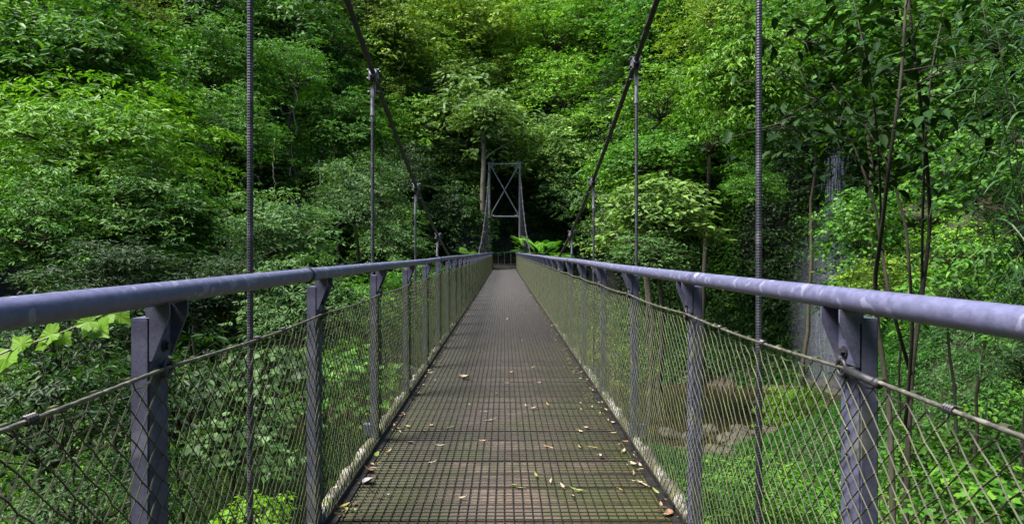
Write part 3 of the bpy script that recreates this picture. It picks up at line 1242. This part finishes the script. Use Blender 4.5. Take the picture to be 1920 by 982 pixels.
# trunk of the pale tree beside the tower
g = G()
rg = np.random.default_rng(3)
b0 = at(903, 470, 51.5)
zb = tz(b0[0], b0[1])
tr = empty('mossy_tree', (b0[0], b0[1], zb - .3))
tag(tr, 'tall straight mossy pale trunk standing beside the far tower leg', 'tree')
h_ = 1.4 + (471 - 225) / F * 51.5 - zb + .3
g.tube(limb_pts((0, 0, 0), (.15, 0, h_), rg, 12, .01), np.linspace(.24, .15, 12), 10)
g.tube(limb_pts((.1, 0, h_ * .72), (2.6, -.6, h_ * .86), rg, 8, .05), np.linspace(.10, .05, 8), 6)
g.build('trunk', M['bark_pale'], tr, True)
R0, me, lobes = crown('farbig', 2)
o = link(me, 'crown', tr, (.3, -.3, h_ + .4), M['sage'])
o.scale = (.55, .55, .4)

# ------------------------------------------------------------------ undergrowth (stuff)
def scatter(name, n, xr, yr, cond, mat, per, rad, L, aspect, hmax, seed, shape=KITE, lift=.1):
    rng = np.random.default_rng(seed)
    A, B_, C_, D_ = (TV[TQ[:, i]] for i in range(4))
    cr = np.cross(C_ - A, D_ - B_)
    area = np.linalg.norm(cr, axis=1) / 2
    ct = (A + B_ + C_ + D_) / 4
    box = (ct[:, 0] > xr[0]) & (ct[:, 0] < xr[1]) & (ct[:, 1] > yr[0]) & (ct[:, 1] < yr[1])
    pr = area * box * cond(ct[:, 0], ct[:, 1], ct[:, 2])
    idx = rng.choice(len(pr), n, p=pr / pr.sum())
    u, v_ = rng.uniform(0, 1, (2, n, 1))
    pt = (A[idx] * (1 - u) + B_[idx] * u) * (1 - v_) + (D_[idx] * (1 - u) + C_[idx] * u) * v_
    x, y, z = pt.T
    nrm = norm(cr[idx])
    nrm = nrm * np.sign(nrm[:, 2:3] + 1e-6)
    P = np.stack([x, y, z], 1) + nrm * (rng.uniform(0, 1, len(x))[:, None] * hmax + lift)
    me = leaf_mesh(name, *sprays(P, nrm, per, rad, L, aspect, rng), shape, M[mat])
    return tag(link(me, name), kind='stuff')


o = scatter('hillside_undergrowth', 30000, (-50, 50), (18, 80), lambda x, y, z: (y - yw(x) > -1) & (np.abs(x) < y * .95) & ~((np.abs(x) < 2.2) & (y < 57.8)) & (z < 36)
            & (tn(x * 2.2, y * 2.2) > -.45), 'deep', 11, .50, .27, .46, 1.2, 3)  # leaf colour darkened so gaps between crowns look deep in shade
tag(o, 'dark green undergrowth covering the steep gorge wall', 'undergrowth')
o = scatter('bank_thicket', 16000, (-50, 50), (-14, 50), lambda x, y, z: (np.abs(x) > np.maximum(y, 0) * .86 + 2.6) & (z < 22) & (z > -6.8), 'green', 14, .55, .24, .46, 1.6, 13)
tag(o, 'leafy green thicket clothing the gorge sides beyond the bridge', 'undergrowth')
o = scatter('valley_undergrowth', 9000, (-26, 14), (5, 55), lambda x, y, z: (y - yw(x) < 0) & (np.abs(x) < y * .95 + 1) & (z > -6.9) & (np.abs(x) > 1.8 - .0 * y) & ~((x > 4) & (y > 18) & (y < 44)),
            'green', 20, .42, .15, .5, .8, 4, OVATE)
tag(o, 'leafy undergrowth on the shaded valley floor', 'undergrowth')
o = scatter('bank_ground_cover', 19000, (2.0, 22), (5, 27), lambda x, y, z: (z > -6.6) & (x < y * .95 + 1) & (x > .17 * y + .9) & (tn(x * 3.1, y * 3.1) > -.55), 'cover', 16, .26, .10, .34, .40, 5, KITE, .05)
tag(o, 'low bright green ground cover on the sunny creek bank', 'ground cover')
o = scatter('plateau_ground_cover', 3000, (7, 24), (40, 48), lambda x, y, z: (z > -6.6) & (y - yw(x) < .6), 'cover', 16, .4, .17, .6, .25, 6, KITE, .04)
tag(o, 'green leafy ground cover on the flat ledge past the creek', 'ground cover')
o = scatter('cliff_ivy', 7500, (11, 25), (40, 54), lambda x, y, z: (y - yw(x) > -.8) & (y - yw(x) < 6.5) & (tn(x * 2, z * 1.5) > -.75), 'green', 16, .45, .19, .7, .25, 7, KITE, .06)
tag(o, 'small leaved ivy clothing the cliff beside the waterfall', 'ivy')

# ------------------------------------------------------------------ near plants, shrubs
SH = [
    # name, label, px, py, d, rpx, mat, kind, var, zs
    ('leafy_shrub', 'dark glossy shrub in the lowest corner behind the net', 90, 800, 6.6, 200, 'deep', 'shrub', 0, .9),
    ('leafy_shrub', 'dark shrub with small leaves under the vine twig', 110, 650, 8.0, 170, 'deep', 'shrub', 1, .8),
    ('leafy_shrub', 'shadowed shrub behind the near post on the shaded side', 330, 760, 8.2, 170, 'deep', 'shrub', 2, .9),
    ('leafy_shrub', 'pale green broad leaved shrub behind the nearest hanger', 500, 720, 8.5, 120, 'cool', 'broad', 0, .9),
    ('leafy_shrub', 'sage broad leaved shrub lower down beside the hanger', 440, 840, 7.6, 115, 'cool', 'broad', 1, .8),
    ('leafy_shrub', 'green shrub beyond the second post at deck level', 650, 720, 10.5, 100, 'green', 'broad', 2, .9),
    ('leafy_shrub', 'fresh lime green leafy plant low beside the hanger foot', 470, 965, 4.6, 70, 'lime', 'broad', 0, .7),
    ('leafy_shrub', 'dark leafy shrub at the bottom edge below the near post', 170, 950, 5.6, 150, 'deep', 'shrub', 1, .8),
    ('leafy_shrub', 'yellow green shrub behind the slim trunks above the rail', 1690, 530, 15, 120, 'yellow', 'shrub', 0, .6),
    ('leafy_shrub', 'sunny yellow green shrub on the bank beneath the rock ledge', 1790, 470, 13.5, 105, 'bright', 'shrub', 1, .7),
    ('leafy_shrub', 'mid green shrub on the bank filling the side of the handrail', 1850, 560, 10.5, 130, 'green', 'shrub', 2, .9),
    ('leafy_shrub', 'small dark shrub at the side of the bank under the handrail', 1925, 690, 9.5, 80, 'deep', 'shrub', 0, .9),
    ('leafy_shrub', 'green broad leaved plant under the handrail at the bank', 1850, 930, 6.2, 120, 'green', 'broad', 2, .6),
    ('leafy_shrub', 'broad leaved green plant at the foot of the twin trunk sapling', 1740, 860, 7.6, 80, 'green', 'broad', 1, .7),
    ('leafy_shrub', 'green bush on the ledge behind the waterfall foot', 1600, 560, 24, 70, 'green', 'shrub', 2, 1.0),
    ('leafy_shrub', 'low spreading bush on the creek bank low behind the net', 1420, 900, 15, 120, 'green', 'shrub', 0, .5),
    ('leafy_shrub', 'yellow green bush beside the bridge deck behind the netting', 1130, 690, 17, 85, 'yellow', 'shrub', 1, 1.1),
    ('leafy_shrub', 'green bush beside the bridge deck farther along the net', 1060, 580, 28, 60, 'yellow', 'shrub', 2, 1.1),
    ('vine_shrub', 'bright heart leaved climber hanging behind the slim trunks', 1610, 430, 13.5, 80, 'green', 'heart', 0, 1.1),
    ('vine_shrub', 'green heart leaved climber high behind the dark sapling', 1690, 110, 26, 165, 'green', 'heart', 1, .9),
    ('vine_shrub', 'green climber beside the strap leaved bamboo', 1830, 330, 20, 125, 'green', 'heart', 2, .9),
    ('vine_shrub', 'bright leaved climber hanging between the sapling stems', 1770, 230, 24, 120, 'green', 'heart', 0, .9),
]
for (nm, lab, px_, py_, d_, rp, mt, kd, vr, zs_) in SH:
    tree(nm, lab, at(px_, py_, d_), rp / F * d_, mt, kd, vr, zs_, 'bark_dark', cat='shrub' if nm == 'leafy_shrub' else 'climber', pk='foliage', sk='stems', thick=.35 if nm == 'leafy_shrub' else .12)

# slim dark sapling with several stems (bent stems traced in depth 6.6 - 8 m)
sap = empty('slender_sapling', (*at(1690, 982, 7.2)[:2], 0))
bz = tz(sap.location.x, sap.location.y) - .2
sap.location.z = bz
tag(sap, 'slim many stemmed sapling with dark large leaves beside the sunnier handrail', 'tree')
B = np.array(sap.location)
rg = np.random.default_rng(12)
stems = [
    ([(1672, 1300), (1675, 982), (1668, 760), (1645, 610), (1640, 520), (1652, 440), (1668, 300), (1690, 150), (1700, -20)], 7.0, .055),
    ([(1700, 1300), (1697, 982), (1708, 700), (1728, 560), (1745, 420), (1738, 300), (1722, 160), (1705, 20), (1695, -80)], 7.4, .052),
    ([(1708, 700), (1690, 640), (1668, 560), (1655, 480), (1640, 380), (1600, 270), (1540, 190), (1470, 140)], 7.3, .034),
    ([(1697, 800), (1712, 620), (1705, 500), (1698, 420), (1670, 320), (1620, 230), (1560, 160)], 7.1, .030),
    ([(1728, 560), (1730, 400), (1735, 250), (1748, 120), (1770, 20)], 7.6, .026),
    ([(1652, 440), (1650, 330), (1640, 200), (1620, 90), (1600, 0)], 7.0, .022),
    ([(1690, 150), (1620, 110), (1540, 85), (1480, 70)], 7.0, .016),
    ([(1722, 160), (1790, 110), (1850, 90)], 7.4, .016),
    ([(1738, 300), (1660, 240), (1590, 210)], 7.3, .014),
    ([(1668, 300), (1590, 260), (1520, 250), (1450, 235)], 7.0, .014),
]
g = G()
tips = []
for pts, d_, r_ in stems:
    P = np.array([at(a, b_, d_ + .5 * math.sin(i * .9 + r_ * 90)) for i, (a, b_) in enumerate(pts)]) - B
    t = np.linspace(0, 1, len(P))
    tt = np.linspace(0, 1, len(P) * 4)
    Q = np.stack([np.interp(tt, t, P[:, k]) for k in range(3)], 1)
    Q[1:-1] = (Q[:-2] + Q[1:-1] * 2 + Q[2:]) / 4
    g.tube(Q, np.linspace(r_ * .66, r_ * .22, len(Q)), 8)
    for p in Q[int(len(Q) * .45):]:
        if (p + B)[2] > 2.2:
            tips.append(p)
tips = np.array(tips)
n = 165
P = tips[rg.integers(0, len(tips), n)] + rg.normal(0, 1, (n, 3)) * np.array([.42, .5, .16])
for p in P[::2]:
    s_ = tips[np.argmin(((tips - p) ** 2).sum(1))]
    g.tube([s_, (s_ + p) / 2 + (0, 0, .03), p], [.006, .005, .003], 4)
g.build('stems', M['bark_dark'], sap, True)
O = norm(rg.normal(0, 1, (n, 3)) * np.array([1, 1, .2]))
me = leaf_mesh('foliage', *sprays(P, O, 7, .22, .15, .46, rg, up=1, outw=.3), OVATE, M['dark'])
link(me, 'foliage', sap)

# drooping strap leaved bamboo at the side
bam = empty('strap_leaved_bamboo', (*at(2080, 700, 6.4)[:2], 0))
bz = tz(bam.location.x, bam.location.y) - .2
bam.location.z = bz
tag(bam, 'arching bamboo with long narrow drooping leaves above the sunnier handrail', 'bamboo')
B = np.array(bam.location)
g = G()
rg = np.random.default_rng(31)
culm = []
for i in range(9):
    top = at(rg.uniform(1830, 2000), rg.uniform(-60, 250), rg.uniform(5.6, 7.4)) - B
    p0 = rg.normal(0, .15, 3) * np.array([1, 1, 0])
    mid = (p0 + top) / 2 + np.array([.25, 0, .9])
    t = np.linspace(0, 1, 16)[:, None]
    Q = (1 - t) ** 2 * p0 + 2 * t * (1 - t) * mid + t ** 2 * top
    g.tube(Q, np.linspace(.016, .004, 16), 6)
    culm.append(Q[9:])
g.build('culms', M['bark_dark'], bam, True)
culm = np.concatenate(culm)
v, q, tint = [], [], []
nn = 0
for i in range(2400):
    p = culm[rg.integers(len(culm))] + rg.normal(0, 1, 3) * np.array([.30, .4, .28])
    a = rg.uniform(0, 6.28)
    d_ = norm(np.array([math.cos(a) - .35, math.sin(a), rg.uniform(-.1, .7)]))
    L = rg.uniform(.16, .40)
    W = rg.uniform(.007, .014)
    sd_ = norm(np.cross(d_, np.array([0, 0, 1.0])) + rg.normal(0, .3, 3))
    for k_ in range(5):
        t = k_ / 4
        c = p + d_ * L * t + np.array([0, 0, -.75 * L * t * t])
        hw = W * (0.35, 1, .95, .6, .03)[k_]
        v += [c - sd_ * hw, c + sd_ * hw]
        tint += [0] * 2
    tv = rg.uniform(0, 1) ** 1.3
    tint[-10:] = [tv] * 10
    for k_ in range(4):
        q.append((nn + 2 * k_, nn + 2 * k_ + 1, nn + 2 * k_ + 3, nn + 2 * k_ + 2))
    nn += 10
me = bpy.data.meshes.new('foliage')
me.from_pydata([tuple(x) for x in v], [], q)
a_ = me.attributes.new('tint', 'FLOAT', 'POINT')
a_.data.foreach_set('value', np.array(tint, np.float32))
me.materials.append(M['strap'])
link(me, 'foliage', bam)


# ferns by the tower
def fern(label, loc, L, nf, mat, seed, arc=(0, 6.28), droop=.55, rise=.9):
    rg = np.random.default_rng(seed)
    root = empty('fern', loc)
    tag(root, label, 'fern')
    pos, d, nr, Ls = [], [], [], []
    g = G()
    for i in range(nf):
        a = rg.uniform(*arc)
        l = L * rg.uniform(.7, 1.1)
        h = np.array([math.cos(a), math.sin(a), 0])
        rz_ = rise * rg.uniform(.5, 1.2)
        pts = []
        for k_ in range(24):
            t = (k_ + 1) / 24
            c = h * l * t + np.array([0, 0, l * (rz_ * t - droop * 1.3 * t * t)])
            pts.append(c)
            s_ = np.array([-h[1], h[0], 0])
            for sg in (-1, 1):
                pos.append(c)
                d.append(s_ * sg + h * .35 + np.array([0, 0, -.15]))
                nr.append(np.array([0, 0, 1.0]) + h * .4)
                Ls.append(l * .30 * math.sin(math.pi * min(1, .12 + .86 * t)))
        g.tube(pts, np.linspace(.014, .004, 24), 4)
    n = len(pos)
    me = leaf_mesh('fronds', np.array(pos), np.array(d), np.array(nr), np.array(Ls), np.full(n, l * .075), np.repeat(rg.uniform(.2, 1, nf), 48), KITE, M[mat])
    link(me, 'fronds', root)
    g.build('stalks', M['bark'], root)


c = at(880, 474, 47)
fern('bright arching fern fronds rising beside the mossy trunk at the bridge end', (c[0], c[1], c[2] - .5), 1.5, 17, 'green', 1, (1.2, 5.2), .4, 1.0)
g = None
c = at(1005, 475, 47)
fern('feathery green tree fern beside the far tower leg', (c[0] + .3, c[1], c[2] - .4), 2.1, 26, 'green', 2, (0, 6.28), .45, 1.25)
c = at(1040, 470, 46)
fern('second feathery fern lower than the tree fern by the tower', (c[0], c[1], c[2] - .8), 1.8, 20, 'green', 3, (0, 6.28), .5, 1.0)
c = at(820, 360, 52)
fern('bird nest fern clump perched in the dark wall beside the mossy trunk', (c[0], c[1], c[2]), 1.8, 16, 'deep', 4, (0, 6.28), .7, .9)

FB = [('fern on the sunny bank close to the net', 1500, 930, 10.5, .9), ('fern low on the bank between the net posts', 1390, 950, 13, .9), ('fern beside the twin trunk sapling foot', 1600, 880, 12, 1.0),
      ('fern on the bank slope under the strap leaved bamboo', 1850, 760, 12.5, 1.1), ('fern in the bank corner under the wire rope', 1890, 850, 9, .9), ('fern higher up the bank by the dirt patch', 1780, 680, 16, 1.1),
      ('fern on the bank near the boulders', 1450, 850, 18, 1.1), ('fern in the shade of the near post net', 120, 880, 7.5, .8), ('fern in the shaded valley beside the hanger', 400, 930, 8.5, .8),
      ('fern on the bank under the handrail end', 1740, 780, 10, .8)]
for i, (lab, px_, py_, d_, L_) in enumerate(FB):
    c = at(px_, py_, d_)
    fern(lab, (c[0], c[1], tz(c[0], c[1]) + .1), L_, 12, 'green' if i % 2 else 'bright', 40 + i, (0, 6.28), .6, .9)

# hanging vines
HV = [
    ('pale bare vine looping down from the twiggy tree', [(545, 150), (560, 185), (548, 210), (558, 240), (545, 262), (548, 300), (543, 330)], 38.0, .05),
    ('thin pale vine curling beside the looping one', [(525, 195), (530, 215), (545, 213), (555, 200), (552, 160)], 38.0, .035),
    ('long dangling vine dropping into the dark hollow', [(598, 300), (602, 340), (597, 370), (604, 405)], 37.5, .05),
    ('crooked dead stem leaning in the dark hollow', [(640, 330), (636, 360), (622, 400), (618, 420)], 37.0, .05),
    ('dangling vine with moss tufts near the second hanger', [(628, 270), (626, 310), (630, 350), (640, 390)], 37.6, .04),
    ('thin hanging vine beside the nearest hanger rod', [(515, 260), (512, 310), (516, 350), (508, 390)], 33.0, .035),
]
for lab, pts, d_, r_ in HV:
    P = np.array([at(a, b_, d_) for a, b_ in pts])
    t = np.linspace(0, 1, len(P))
    tt = np.linspace(0, 1, len(P) * 5)
    Q = np.stack([np.interp(tt, t, P[:, k]) for k in range(3)], 1)
    Q[1:-1] += np.random.default_rng(int(r_ * 1000)).normal(0, .03, Q[1:-1].shape)
    root = P[0]
    g = G()
    g.tube(Q - root, np.linspace(r_, r_ * .5, len(Q)), 6)
    o = g.build('hanging_vine', M['twig'], None, True, tuple(root))
    tag(o, lab, 'vine')

hv = random.Random(9)
for i in range(34):
    px_ = hv.choice([hv.uniform(340, 820), hv.uniform(1010, 1420), hv.uniform(60, 340)])
    py_ = hv.uniform(20, 330)
    d_ = ray_terrain(px_, py_, 20) - hv.uniform(3.5, 6.5)
    p0 = at(px_, py_, d_)
    n_ = 14
    ln = hv.uniform(2, 5)
    ph, am = hv.uniform(0, 6), hv.uniform(.05, .28)
    pts = [(am * math.sin(ph + j * .8) + hv.uniform(-.05, .05), am * math.cos(ph + j * .6), -ln * j / n_) for j in range(n_)]
    g = G()
    r_ = hv.uniform(.018, .040)
    g.tube(pts, np.linspace(r_, r_ * .4, n_), 5)
    if i % 3 == 0:
        g.tube([pts[4], np.array(pts[4]) + (.5, -.1, -.35), np.array(pts[4]) + (.8, -.1, -1.1)], [r_ * .6, r_ * .5, r_ * .2], 4)
    tag(g.build('hanging_vine', M['twig'], None, True, tuple(p0)), 'thin pale bare vine dangling among the trees of the gorge wall', 'vine', 'bare vines dangling on the gorge wall')

# ------------------------------------------------------------------ vine twig with lobed leaves by the near handrail
vine = empty('grape_vine_twig', tuple(at(-180, 730, 1.75)))
tag(vine, 'slender twig with lime green lobed leaves reaching in below the near handrail', 'vine')
B = np.array(vine.location)
P = np.array([at(a, b_, d_) for a, b_, d_ in ((-180, 730, 1.75), (-60, 690, 1.8), (20, 655, 1.9), (100, 630, 2.0), (170, 600, 2.1), (222, 578, 2.15))]) - B
g = G()
g.tube(P, np.linspace(.004, .0018, len(P)), 6)
g.tube([P[0], P[0] + (-.4, .3, -.6), P[0] + (-.7, .5, -2.2), P[0] + (-.8, .6, -5)], [.004, .006, .008, .01], 6)
g.build('stem', M['twig'], vine, True)
out = [(0, 0), (-.16, -.12), (-.44, -.06), (-.46, .14), (-.62, .36), (-.46, .46), (-.33, .58), (-.20, .72), (0, 1.0)]


def lobed(seed):
    rg = np.random.default_rng(seed)
    half = [(x, y) for x, y in out]
    full = half + [(-x, y) for x, y in half[-2:0:-1]]
    g = G()
    v = [(0, .3, .02)]
    for i in range(len(full)):
        a = np.array(full[i])
        b_ = np.array(full[(i + 1) % len(full)])
        for t in (0, .33, .66):
            p = a + (b_ - a) * t
            k = 1 + (.05 if t == .33 else -.03 if t == .66 else 0)
            p = np.array([0, .3]) + (p - [0, .3]) * k
            v.append((p[0], p[1], .18 * abs(p[0]) - .10 * p[1] ** 2 + rg.normal(0, .012)))
    n = len(v) - 1
    g.add(v, [(0, 1 + i, 1 + (i + 1) % n) for i in range(n)])
    me = g.mesh('leaf', M['lime'])
    a_ = me.attributes.new('tint', 'FLOAT', 'POINT')
    a_.data.foreach_set('value', np.array([.9] + [.45 + .1 * (i % 3) for i in range(n)], np.float32))
    return me


LM = [lobed(1), lobed(2), lobed(3)]
spots = [(18, 660, 1.9, 46, 3.0, 1.0), (48, 650, 1.92, 34, 1.2, 1.0), (108, 622, 2.0, 42, 1.9, .75), (98, 632, 2.0, 44, -4.4, .7), (112, 630, 2.02, 30, -2.0, .7), (178, 600, 2.08, 36, 2.2, .7), (180, 612, 2.1, 44, -2.3, .9), (170, 612, 2.08, 26, 2.6, .8), (215, 586, 2.15, 38, -1.9, .8), (205, 590, 2.13, 30, 2.9, .8), (-70, 690, 1.8, 44, 2.4, .9)]
for i, (a, b_, d_, sz, ang, tilt) in enumerate(spots):
    p = at(a, b_, d_) - B
    o = link(LM[i % 3], 'leaf', vine, p)
    o.scale = (sz / F * d_,) * 3
    o.rotation_euler = (R(62) + tilt * .3, .35 * math.sin(i * 2.1), ang * .35)
    o.rotation_euler = Vector((0, 0, 1)).rotation_difference(Vector((.25 * math.sin(i), -.75, .65))).to_euler()
    o.rotation_mode = 'QUATERNION'
    from mathutils import Quaternion
    o.rotation_quaternion = Vector((0, 0, 1)).rotation_difference(Vector((.35 * math.sin(i * 1.7), -.8, .55)).normalized()) @ Quaternion((0, 0, 1), ang)

# ------------------------------------------------------------------ creek boulders
def boulder(seed):
    g = G()
    g.ball((0, 0, 0), 1, 18, 12)
    v = g.v[0]
    for i, p in enumerate(v):
        q_ = Vector(p)
        k = 1 + .32 * mnoise.noise(q_ * 1.3 + Vector((seed * 7, 0, 0))) + .14 * mnoise.noise(q_ * 3.1 + Vector((0, seed * 5, 0)))
        v[i] = np.array(p) * k * np.array([1.2, .9, .62])
    return g.mesh('boulder', M['rock'], True)


BM = [boulder(s_) for s_ in (1, 2, 3, 4)]
rb = random.Random(3)
for i in range(48):
    x = rb.uniform(6.0, 14.5)
    y = rb.uniform(23.5, 30.5)
    o = link(BM[i % 4], 'boulder', None, (x, y, max(tz(x, y), -7.0) + .12))
    s_ = rb.uniform(.18, .52)
    o.scale = (s_, s_, s_)
    o.rotation_euler = (rb.uniform(-.3, .3), rb.uniform(-.3, .3), rb.uniform(0, 6.28))
    tag(o, 'brown boulder lying on the creek bank by the pool', 'boulder', 'brown boulders along the creek bank')
for lab, px_, py_, d_, s_ in (('broad pale rock ledge jutting out behind the slim sapling stems', 1765, 405, 17, 1.0), ('flat brown rock at the foot of the waterfall', 1560, 745, 38.5, .8),
                              ('low wet boulder in the creek pool', 1440, 760, 36, .6)):
    d_ = ray_terrain(px_, py_, 12)
    c = at(px_, py_, d_ + .2)
    o = link(BM[1], 'boulder', None, tuple(c))
    o.scale = (s_ * 1.3, s_ * 1.5, s_)
    tag(o, lab, 'boulder')

# ------------------------------------------------------------------ waterfall
rg = np.random.default_rng(77)
g = G()
wx, wy = 20.3, 39.6
for i in range(620):
    z0 = rg.uniform(-7, 8.0)
    l = rg.uniform(.4, 1.9)
    sp = .30 + .030 * (8 - z0)
    x = wx + rg.normal(0, sp * .85) - .02 * (8 - z0)
    y = wy + rg.normal(0, .28)
    r_ = rg.uniform(.010, .030)
    g.tube([(x, y, z0 + l), (x + rg.normal(0, .01), y, z0 + l / 2), (x, y, z0)], [.004, r_ * 1.5, .004], 4, cap=False)
tag(g.build('waterfall', M['fall']), 'thin waterfall veil dropping down the ivy cliff', 'waterfall', kind='structure')
g = G()
g.ball((0, 0, 0), 1, 28, 20)
o = g.build('mist', M['mist'], None, True, (wx - .3, wy - .8, -2.6))
o.scale = (3.0, 2.2, 7.5)
tag(o, 'faint spray mist around the falling water', 'mist', kind='stuff')
